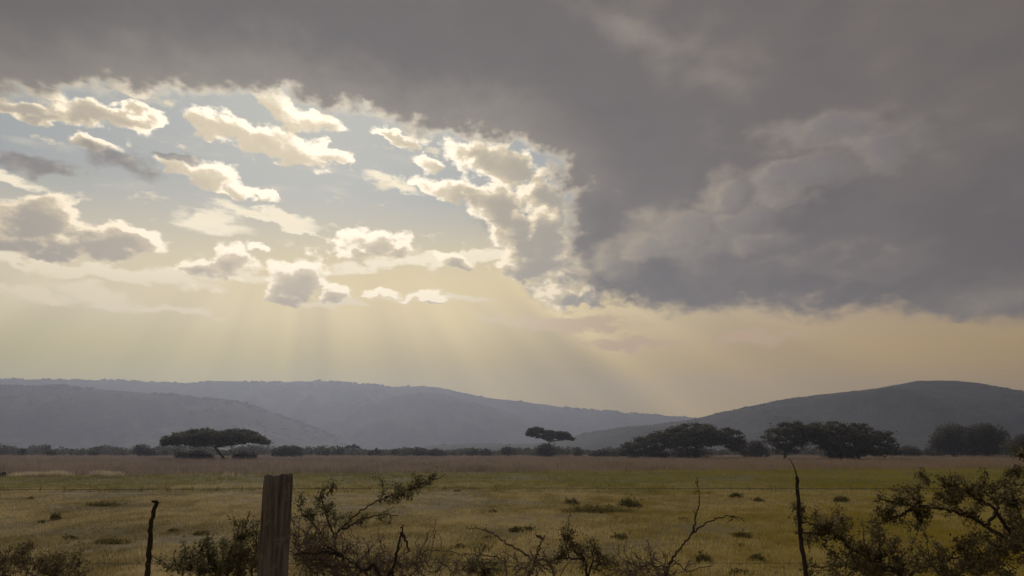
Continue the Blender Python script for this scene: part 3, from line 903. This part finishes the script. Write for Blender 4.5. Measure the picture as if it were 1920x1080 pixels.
# ------------------------------------------------------------------ plants of the field
def clump(label, px, py, wpx, hpx, seed, mat='weed_leaf', group=None, name='grass_tussock', cat='tussock'):
    """low tussock on the field where the line of sight meets the ground"""
    d = ray(px, py)
    k = (EYE) / -d.z
    x, y = d.x * k, d.y * k
    S = y / FPX
    z = gz(x, y)
    rng = np.random.default_rng(seed)
    w = wpx * S / 2; h = hpx * S * 0.75
    root = thing(name, label, cat, (x, y, z), group)
    n_ = int(110 + 4 * wpx)
    r = np.sqrt(rng.random(n_)); a = rng.uniform(0, 2 * np.pi, n_)
    r *= 0.55 + 0.9 * vnoise(np.cos(a) * 1.7 + seed, np.sin(a) * 1.7, seed)
    bx = np.cos(a) * r * w * 0.95; by = np.sin(a) * r * w * 0.6
    hh = h * (1 - 0.6 * r ** 2) * rng.uniform(0.5, 1.1, n_)
    ox = bx * 0.4 + rng.normal(size=n_) * w * 0.15; oy = by * 0.4
    ww = rng.uniform(0.010, 0.022, n_) * max(1, S / 0.012)
    V = np.stack([np.stack([bx - ww, by, bx * 0 - 0.02], -1), np.stack([bx + ww, by, bx * 0 - 0.02], -1), np.stack([bx + ox, by + oy, hh], -1)], 1).reshape(-1, 3)
    link('blades', mk_mesh('blades', V, np.arange(len(V)).reshape(-1, 3)), MATS[mat], root)
    n_ = n_ // 2
    pts = np.stack([rng.normal(size=n_) * w * 0.5, rng.normal(size=n_) * w * 0.3, np.abs(rng.normal(size=n_)) * h * 0.4], -1)
    V, F = leaves(pts, rng.uniform(0.6, 1.2, n_) * 0.05 * max(1, S / 0.012), 0.3, 1.6, rng)
    link('leaves', mk_mesh('leaves', V, F), MATS[mat], root)
    return root

GT = 'dark tussocks on the near field'
clump('dark compact tussock on the bare field below the curved twig tip', 1390, 1006, 34, 15, 1, group=GT)
clump('wide dark patch of low weeds in the middle of the field', 1120, 958, 110, 20, 2, group=GT)
clump('green tuft right of the wide dark weed patch', 1180, 948, 34, 26, 3, group=GT)
clump('small tuft just left of the wide dark weed patch', 1072, 944, 22, 16, 4, group=GT)
clump('green low tuft above the forked pale stick', 968, 998, 26, 13, 5, group=GT)
clump('green low tuft right beside the one above the forked stick', 992, 996, 18, 12, 6, group=GT)
clump('dark tuft under the pale curved branch, left one', 862, 1026, 20, 12, 7, group=GT)
clump('wide low tuft under the pale curved branch, right one', 902, 1030, 34, 14, 8, group=GT)
clump('dark tuft left of the tall bare twig', 1162, 1010, 26, 16, 9, group=GT)
clump('pair-leafed weed low between bare twig and right stake', 1318, 1050, 26, 22, 10, group=GT)
clump('weed tuft touching the low wire near the right stake', 1418, 1050, 24, 20, 11, group=GT)
clump('flat dark tuft at the bottom between twig and right stake', 1386, 1074, 36, 12, 12, group=GT)
clump('dark tuft at mid field left of the left stake', 132, 1012, 22, 12, 13, group=GT)
clump('wide faint weed patch left of the left stake', 210, 1020, 60, 14, 14, group=GT)
clump('small upright weed far left above the wide weed patch', 104, 976, 18, 20, 15, group=GT)
clump('flat tuft right of the left stake', 326, 998, 20, 11, 16, group=GT)
clump('dark tuft right of the left stake, nearer the post bush', 376, 1004, 26, 11, 17, group=GT)
clump('long dark weed strip far out at the left', 196, 948, 56, 9, 18, group=GT)
clump('green tuft just left of the top of the right stake', 1380, 932, 22, 12, 19, group=GT)
clump('small dark tuft on the field right of the bare twig top', 1422, 940, 20, 10, 20, group=GT)
clump('tuft on the field right of the right stake', 1576, 940, 26, 16, 21, group=GT)
ORD = ['first', 'second', 'third', 'fourth', 'fifth', 'sixth', 'seventh', 'eighth', 'ninth', 'tenth']
rng = np.random.default_rng(88)
for row, (y0, y1, where) in enumerate(((920, 940, 'near the green strip'), (955, 985, 'half way up the field'), (1005, 1050, 'in the nearest row'))):
    for i in range(5):
        px = 110 + 400 * i + rng.uniform(-90, 90)
        py = rng.uniform(y0, y1)
        g_ = 0.35 + (py - 900) / 200
        clump('little grass tuft %s, %s from left' % (where, ORD[i]), px, py, rng.uniform(12, 34) * g_, rng.uniform(4, 8) * g_, 400 + row * 20 + i,
              group='little tufts scattered on the near field')

# ------------------------------------------------------------------ fence
FY = 4.2
pr = at(522, 890, FY)
pb = gz(pr.x, FY)
post = thing('fence_post', 'thick weathered wooden fence post with a split flat top', 'fence post', (pr.x, FY, pb))
H = pr.z - pb
bm = bmesh.new()
sides, rings = 84, 40
rows_ = []
random.seed(4)
cracks = [(-2.25, 0.05, 0.30, 1.2), (-1.75, 0.07, 0.05, 0.97), (-1.42, 0.04, 0.62, 1.2), (-1.05, 0.08, 0.45, 1.2), (-0.7, 0.05, 0.1, 0.8), (1.2, 0.06, 0.3, 1.2)]
lob = [1 + 0.03 * math.sin(3 * a + 0.6) + 0.015 * math.sin(7 * a + 2) + 0.008 * (random.random() - 0.5) for a in [2 * math.pi * k / sides for k in range(sides)]]
for r_ in range(rings):
    t = -0.25 + (1.25) * r_ / (rings - 1)
    z = H * t
    rad = 0.0760 - 0.003 * t
    row = []
    for k in range(sides):
        a = 2 * math.pi * k / sides
        rr = rad * lob[k] * (1 + 0.012 * math.sin(9 * t + k * 0.9))
        for a0, dp, t0, t1 in cracks:                          # drying cracks
            if t0 < t < t1:
                da = (a - a0 - 0.05 * math.sin(7 * t + a0 * 9) + math.pi) % (2 * math.pi) - math.pi
                rr *= 1 - dp * math.exp(-(da / 0.055) ** 2) * min(1, (t - t0) * 6)
        if r_ == rings - 1: rr *= 0.955
        zz = z
        if r_ >= rings - 2:                                    # hacked, slightly sloping top
            zz += 0.003 * math.cos(a - 0.3) + 0.004 * math.sin(5 * a) - (0.006 if r_ == rings - 2 else 0)
        row.append(bm.verts.new((rr * math.cos(a) + 0.010 * (t - 1), rr * math.sin(a), zz)))
    rows_.append(row)
for i in range(rings - 1):
    for k in range(sides):
        bm.faces.new((rows_[i][k], rows_[i][(k + 1) % sides], rows_[i + 1][(k + 1) % sides], rows_[i + 1][k]))
inner = [bm.verts.new((v.co.x * 0.55, v.co.y * 0.55, v.co.z - 0.012 + 0.008 * math.sin(4 * k))) for k, v in enumerate(rows_[-1])]
for k in range(sides):
    bm.faces.new((rows_[-1][k], rows_[-1][(k + 1) % sides], inner[(k + 1) % sides], inner[k]))
ctr = bm.verts.new((0.0, 0.0, H - 0.016))
for k in range(sides):
    bm.faces.new((inner[k], inner[(k + 1) % sides], ctr))
me = bpy.data.meshes.new('shaft'); bm.to_mesh(me); bm.free()
for p in me.polygons: p.use_smooth = True
shaft = link('shaft', me, MATS['post_wood'], post)
# splinters left standing on the top rim and staples for the wires
for (dx_, dz_) in ((0.062, 0.010), (0.03, 0.006)):
    sp = MB(); sp.tube([(dx_, -0.03, H - 0.03), (dx_ + 0.002, -0.03, H - 0.002), (dx_ + 0.005, -0.032, H + dz_)], [0.012, 0.010, 0.002], 5)
    link('splinter', sp.mesh('splinter'), MATS['post_wood'], shaft)

def stake(label, pts, rad, Y, extra=()):
    P_ = [at(x, y, Y) for x, y in pts]
    foot = P_[-1].copy()
    d = (P_[-1] - P_[-2]).normalized()
    zb = gz(foot.x, Y) - 0.2
    k = (foot.z - zb) / max(0.2, -d.z)
    P_.append(P_[-1] + d * k * 0.5 + Vector((0, 0, 0))); P_.append(Vector((P_[-2].x + d.x * k * 0.8, Y, zb)))
    b = P_[-1].copy(); b.z = zb + 0.2
    root = thing('stake', label, 'stake', b, 'thin sticks holding the fence wires')
    # refine with slight crookedness
    Q_ = []
    for i in range(len(P_) - 1):
        for j in range(4):
            p = P_[i].lerp(P_[i + 1], j / 4)
            Q_.append(p + Vector((random.uniform(-1, 1), random.uniform(-1, 1), 0)) * rad * 0.25)
    Q_.append(P_[-1])
    mb = MB(); n_ = len(Q_)
    mb.tube([p - b for p in Q_], [rad * (0.78 + 0.5 * i / n_) * random.uniform(0.9, 1.12) for i in range(n_)], 8, wob=0.12)
    link('stick', mb.mesh('stick', True), MATS['stake_bark'], root)
    for nm, q, r0, r1 in extra:
        e = MB(); q = [at(x, y, Y) - b for x, y in q]
        e.tube(q, [r0 + (r1 - r0) * i / (len(q) - 1) for i in range(len(q))], 6)
        link(nm, e.mesh(nm, True), MATS['stake_bark'], root)
    return root
stake('crooked dark fence stick left of the thick post', [(294, 938), (289, 958), (284, 980), (281, 1010), (279, 1040), (276, 1075)], 0.0125, 4.303,
      [('knot', [(297, 944), (291, 941), (285, 940)], 0.009, 0.006)])
stake('straight thin fence stick at the right with a tapering whip above it', [(1495, 894), (1496, 925), (1498, 965), (1500, 995), (1504, 1030), (1511, 1075)], 0.0115, 4.302,
      [('whip', [(1495, 897), (1491, 882), (1486, 870), (1479, 858)], 0.004, 0.0012)])

def wire(label, y_left, y_right, Y, sag, seed):
    rng = np.random.default_rng(seed)
    a = at(-900, y_left, Y); b = at(2900, y_right, Y)
    n_ = 90; pts = []
    for i in range(n_):
        t = i / (n_ - 1)
        p = a.lerp(b, t)
        p.z -= sag * math.sin(math.pi * ((t * 2.2) % 1)); p.y += 0.004 * rng.normal()
        pts.append(p)
    root = thing('barbed_wire', label, 'wire', a, 'fence wires')
    mb = MB(); mb.tube([p - a for p in pts], 0.0012, 5); link('strand', mb.mesh('strand', True), MATS['wire_metal'], root)
    bb = MB()
    L = (b - a).length; k = int(L / 0.13)
    for i in range(k):
        t = (i + 0.5) / k * (n_ - 1); j = int(t); p = pts[j].lerp(pts[j + 1], t - j) - a
        for s in (0, 1):
            ang = rng.uniform(0, math.pi)
            d = Vector((rng.uniform(-0.4, 0.4), math.cos(ang), math.sin(ang))).normalized() * 0.016
            q = p + Vector((0.004 * s, 0, 0))
            bb.tube([q - d, q + d], [0.001, 0.001], 4, cap=False)
    tag(link('barbs', bb.mesh('barbs'), MATS['wire_metal'], root), kind='stuff')
wire('upper fence wire crossing in front of the green strip', 917, 912, 4.287, 0.006, 1)
wire('lower fence wire crossing near the bottom', 1056, 1053, 4.287, 0.006, 2)

# ------------------------------------------------------------------ shrubs and dead wood by the fence
def curve(pts, n):
    """smooth path through points"""
    P_ = [Vector(p) for p in pts]
    if len(P_) == 2: return [P_[0].lerp(P_[1], i / (n - 1)) for i in range(n)]
    out = []; m = len(P_) - 1
    for i in range(n):
        t = i / (n - 1) * m; j = min(int(t), m - 1); f = t - j
        p0 = P_[max(j - 1, 0)]; p1 = P_[j]; p2 = P_[j + 1]; p3 = P_[min(j + 2, m)]
        out.append(0.5 * ((2 * p1) + (p2 - p0) * f + (2 * p0 - 5 * p1 + 4 * p2 - p3) * f * f + (3 * p1 - p0 - 3 * p2 + p3) * f ** 3))
    return out

def rdir(rng, base, spread):
    v = np.array(base) + rng.normal(size=3) * spread
    return Vector(v).normalized()

THIN = 0.42
def shrub(name, label, cat, Y, limbs, seed, leaf_m='shrub_leaf', bark_m='twig_bark', twigs=26, tl=(0.12, 0.34), leaf=(0.014, 0.030), lpt=34, fill=(), bare=False, thorns=True, group=None, r0=0.011, up=0.35, sub=True, yj=0.18):
    """limbs: lists of (px, py[, dy]) from root outwards; twigs and leaves grow along them. fill: (px, py, rx, ry, n) extra sprays"""
    rng = np.random.default_rng(seed)
    S = Y / FPX
    first = limbs[0][0]
    b = at(first[0], first[1], Y); b.z = gz(b.x, Y)
    root = thing(name, label, cat, b, group)
    lc = []; tw = MB(); ntw = 0
    def spray(p, d, L, depth):
        nonlocal ntw
        n_ = 5
        q = [p]; dd = d
        for i in range(n_):
            dd = (dd + Vector(rng.normal(size=3)) * 0.28 + Vector((0, 0, up * 0.12))).normalized()
            q.append(q[-1] + dd * (L / n_))
        r = 0.0028 if depth else 0.0042
        tw.tube([x - b for x in q], [r * (1 - 0.14 * i) for i in range(n_ + 1)], 4, cap=False); ntw += 1
        if not bare:
            for i in range(1, n_ + 1):
                k = max(1, int(1.1 * lpt / n_ * rng.uniform(0.3, 1.5)))
                for _ in range(k):
                    lc.append(np.array(q[i] - b) + rng.normal(size=3) * 0.016 + np.array((q[i] - q[i - 1])) * rng.uniform(-1, 0))
        if thorns:
            for i in range(1, n_):
                if rng.random() < 0.5:
                    t = rdir(rng, (0, 0, 0.2), 0.8) * rng.uniform(0.015, 0.035)
                    tw.tube([q[i] - b, q[i] + t - b], [0.0012, 0.0004], 3, cap=False)
        if sub and depth < 1:
            for i in range(1, n_ + 1):
                if rng.random() < 0.55:
                    spray(q[i], (dd + Vector(rng.normal(size=3)) * 0.9).normalized(), L * rng.uniform(0.3, 0.6), depth + 1)
    for li, lm in enumerate(limbs):
        pts = [at(p[0], p[1], Y + (p[2] if len(p) > 2 else 0)) for p in lm]
        if li == 0 or lm[0][1] >= 1075:                       # continue to the ground
            f = pts[0].copy(); f.z = gz(f.x, f.y) - 0.05; f.x += (pts[0].x - pts[1].x) * 0.4
            if pts[0].z - f.z > 0.05: pts = [f] + pts
        c = curve(pts, 7 * len(pts))
        c = [p + Vector(rng.normal(size=3)) * 0.004 for p in c]
        rr = r0 * (1.0 if li == 0 else 0.75)
        mb = MB(); n_ = len(c)
        mb.tube([p - b for p in c], [max(0.0022, rr * (1 - 0.8 * i / n_)) * rng.uniform(0.9, 1.12) for i in range(n_)], 7, wob=0.1)
        link('branch', mb.mesh('branch', True), MATS[bark_m], root)
        nt = int(twigs * (1 if bare else THIN) * rng.uniform(0.8, 1.2))
        for k in range(nt):
            i = int(rng.uniform(0.25, 1.0) ** 0.8 * (n_ - 2)); p = c[i]; t = (c[i + 1] - c[i]).normalized()
            spray(p, rdir(rng, (t.x * 0.6, t.y * 0.6, t.z * 0.6 + up), 0.55), rng.uniform(*tl), 0)
    for (fx, fy, rx, ry, k) in fill:
        for _ in range(int(k * THIN)):
            a = rng.uniform(0, 2 * math.pi); r = math.sqrt(rng.random())
            p = at(fx + rx * r * math.cos(a), fy + ry * r * math.sin(a), Y + rng.normal() * yj)
            spray(p, rdir(rng, (0, 0, up), 0.8), rng.uniform(*tl), 0)
    if ntw:
        tag(link('twigs', tw.mesh('twigs'), MATS[bark_m], root), kind='stuff')
    if lc:
        lc = np.array(lc)
        V, F = leaves(lc, rng.uniform(*leaf, len(lc)) * 0.45, 0.1, 2.0, rng)
        tag(link('foliage', mk_mesh('foliage', V, F), MATS[leaf_m], root), kind='stuff')
    return root

# right-hand thorn bush with the long arching limb
shrub('thorn_bush', 'big leafy thorn bush filling the right edge with an arching limb', 'bush', 5.0,
      [[(1960, 1085), (1905, 1022), (1850, 988), (1800, 962), (1740, 950), (1690, 944), (1650, 936)],
       [(1960, 1085), (1925, 1000, 0.1), (1900, 930, 0.2), (1885, 880, 0.2)],
       [(1905, 1022), (1870, 960, -0.1), (1840, 940, -0.2), (1800, 915, -0.2), (1770, 905, -0.2)],
       [(1720, 948), (1690, 965), (1655, 978)], [(1712, 950), (1720, 970), (1726, 988)],
       [(1850, 988), (1870, 950, 0.2), (1850, 925, 0.3), (1835, 920, 0.3)],
       [(1925, 1000), (1950, 940), (1930, 890), (1945, 860)]],
      501, 'thorn_leaf', 'twig_bark', 16, (0.06, 0.15), (0.016, 0.032), 30,
      fill=[(1765, 925, 50, 20, 30), (1680, 940, 36, 10, 12), (1890, 930, 36, 50, 30), (1905, 1000, 30, 40, 34)], r0=0.016)
shrub('thorn_bush', 'low dense thorn bush along the bottom right, below the arching limb', 'bush', 4.7,
      [[(1700, 1110), (1650, 1060), (1600, 1030), (1560, 1000), (1510, 978), (1488, 972)],
       [(1700, 1110), (1760, 1060), (1830, 1040), (1900, 1030)], [(1700, 1110), (1640, 1070), (1580, 1060), (1540, 1066)],
       [(1560, 1000), (1530, 1000), (1490, 1000)], [(1650, 1060), (1648, 1030), (1648, 1006)]],
      502, 'thorn_leaf', 'twig_bark', 15, (0.06, 0.16), (0.016, 0.030), 30,
      fill=[(1560, 992, 30, 20, 26), (1640, 1050, 60, 26, 46), (1760, 1066, 90, 24, 70), (1860, 1050, 70, 36, 56), (1600, 1078, 60, 14, 20)], r0=0.013)
shrub('shrub', 'leafy dark shrub crowding the left side of the thick post', 'shrub', 5.0,
      [[(452, 1110), (446, 1050), (458, 1000), (468, 958)], [(430, 1110), (400, 1060), (362, 1030)], [(470, 1110), (478, 1040), (486, 1000)], [(420, 1110), (370, 1066), (322, 1056)], [(455, 1110), (430, 1040), (418, 1016)]],
      503, 'shrub_leaf', 'twig_bark', 14, (0.06, 0.16), (0.016, 0.034), 28,
      fill=[(450, 1046, 36, 30, 40), (380, 1070, 66, 14, 46), (465, 975, 8, 8, 2)])
shrub('shrub', 'low purplish dark shrub in the bottom left corner', 'shrub', 5.2,
      [[(80, 1120), (50, 1070), (40, 1046)], [(80, 1120), (110, 1075), (140, 1058)]],
      504, 'thorn_leaf', 'purple_twig', 16, (0.06, 0.16), (0.014, 0.028), 26, fill=[(40, 1066, 60, 18, 50), (120, 1070, 44, 14, 34)])
shrub('shrub', 'spreading green shrub to the right of the thick post', 'shrub', 5.4,
      [[(628, 1110), (630, 1050), (628, 1010), (640, 990), (680, 956), (720, 934), (770, 918), (835, 890)],
       [(636, 996), (670, 978), (705, 966), (745, 966)], [(628, 1010), (612, 970), (604, 940), (598, 922)], [(600, 1000), (580, 975), (558, 955)],
       [(720, 934), (760, 922), (810, 906)]],
      505, 'shrub_leaf', 'twig_bark', 12, (0.05, 0.13), (0.014, 0.030), 24, fill=[(605, 936, 22, 12, 10), (750, 920, 56, 12, 14), (620, 985, 36, 20, 12)], r0=0.010)
shrub('brush_heap', 'tangled heap of dead purple-brown thorn brush beside the thick post', 'brush', 5.1,
      [[(640, 1110), (600, 1050), (570, 1010)], [(660, 1110), (720, 1060), (800, 1040)], [(620, 1110), (560, 1040), (556, 1000)], [(700, 1110), (640, 1060), (600, 1050), (550, 1040)]],
      506, 'thorn_leaf', 'purple_twig', 30, (0.06, 0.20), (0.010, 0.018), 4,
      fill=[(590, 1036, 40, 42, 190), (660, 1062, 64, 28, 170), (760, 1064, 64, 22, 130), (860, 1070, 70, 14, 60)], r0=0.008, up=0.2)
shrub('shrub', 'small dark leafy shrub with one upright sprig, right of the forked stick', 'shrub', 5.0,
      [[(1100, 1110), (1096, 1050), (1078, 1034), (1066, 1012), (1064, 1004)], [(1100, 1110), (1126, 1044), (1146, 1060)], [(1096, 1050), (1060, 1046), (1020, 1054)]],
      507, 'thorn_leaf', 'twig_bark', 12, (0.05, 0.13), (0.014, 0.026), 26, fill=[(1110, 1054, 34, 20, 26), (1064, 1008, 8, 8, 6)])
shrub('shrub', 'tiny dark leafy shrub at the bottom left of the forked stick', 'shrub', 5.1,
      [[(905, 1110), (900, 1062), (888, 1054)], [(905, 1110), (915, 1070), (925, 1066)]],
      508, 'shrub_leaf', 'twig_bark', 10, (0.05, 0.12), (0.014, 0.026), 24, fill=[(905, 1068, 20, 10, 10)])
shrub('bare_shrub', 'tall leafless twig shrub with one long arching shoot', 'shrub', 4.9,
      [[(1250, 1110), (1260, 1050), (1278, 1025), (1300, 998), (1328, 980), (1352, 970), (1380, 968), (1396, 976)], [(1300, 998), (1303, 975), (1310, 950), (1312, 925), (1304, 902)],
       [(1250, 1110), (1248, 1060), (1242, 1034)], [(1252, 1080), (1290, 1072), (1336, 1060)], [(1250, 1100), (1226, 1062), (1190, 1042)]],
      509, 'shrub_leaf', 'twig_bark', 3, (0.03, 0.08), (0.010, 0.02), 3, bare=True, r0=0.008, sub=False)
shrub('brush_heap', 'thin litter of dry reddish brush at the foot of the tall leafless twig', 'brush', 5.0,
      [[(1180, 1110), (1190, 1070), (1230, 1054)], [(1230, 1110), (1250, 1080), (1290, 1070)]],
      510, 'thorn_leaf', 'purple_twig', 14, (0.06, 0.18), (0.01, 0.018), 3, fill=[(1210, 1066, 54, 18, 90), (1000, 1070, 60, 14, 60)], r0=0.006, up=0.1)
# single dead sticks
shrub('dead_stick', 'upright dead stick with a cut top, right of the thorn brush heap', 'stick', 4.8,
      [[(728, 1110), (736, 1075), (746, 1030), (753, 1000), (755, 984)], [(753, 1000), (762, 1018), (766, 1034)]], 511, bark_m='stake_bark', twigs=2, tl=(0.04, 0.08), bare=True, r0=0.0125, sub=False)
shrub('dead_stick', 'short forked pale stick leaning up beside the curved branch', 'stick', 4.8,
      [[(990, 1110), (998, 1070), (1006, 1040), (1014, 1018), (1022, 1004)], [(1018, 1010), (1010, 1006), (1006, 1004)]], 512, bark_m='pale_twig', twigs=1, tl=(0.03, 0.05), bare=True, r0=0.0125, sub=False)
shrub('dead_branch', 'long pale branch curving down to the forked stick', 'branch', 4.75,
      [[(1040, 1090), (1000, 1050), (960, 1024), (925, 1002), (900, 991), (874, 988)], [(1000, 1050), (1030, 1070), (1044, 1090)]], 513, bark_m='pale_twig', twigs=2, tl=(0.03, 0.06), bare=True, r0=0.009, sub=False)
shrub('dead_branch', 'thick broken dark branch slanting down through the brush heap', 'branch', 4.8,
      [[(712, 1095), (680, 1070), (650, 1048), (625, 1032), (608, 1022)], [(640, 1042), (615, 1036), (570, 1038), (550, 1040)]], 514, bark_m='stake_bark', twigs=2, tl=(0.04, 0.09), bare=True, r0=0.013, sub=False)
shrub('dead_branch', 'thin nearly level thorny twig left of the forked stick', 'branch', 4.9,
      [[(950, 1090), (935, 1048), (890, 1040), (840, 1034), (800, 1032)]], 515, bark_m='pale_twig', twigs=4, tl=(0.02, 0.05), bare=True, r0=0.006, sub=False)
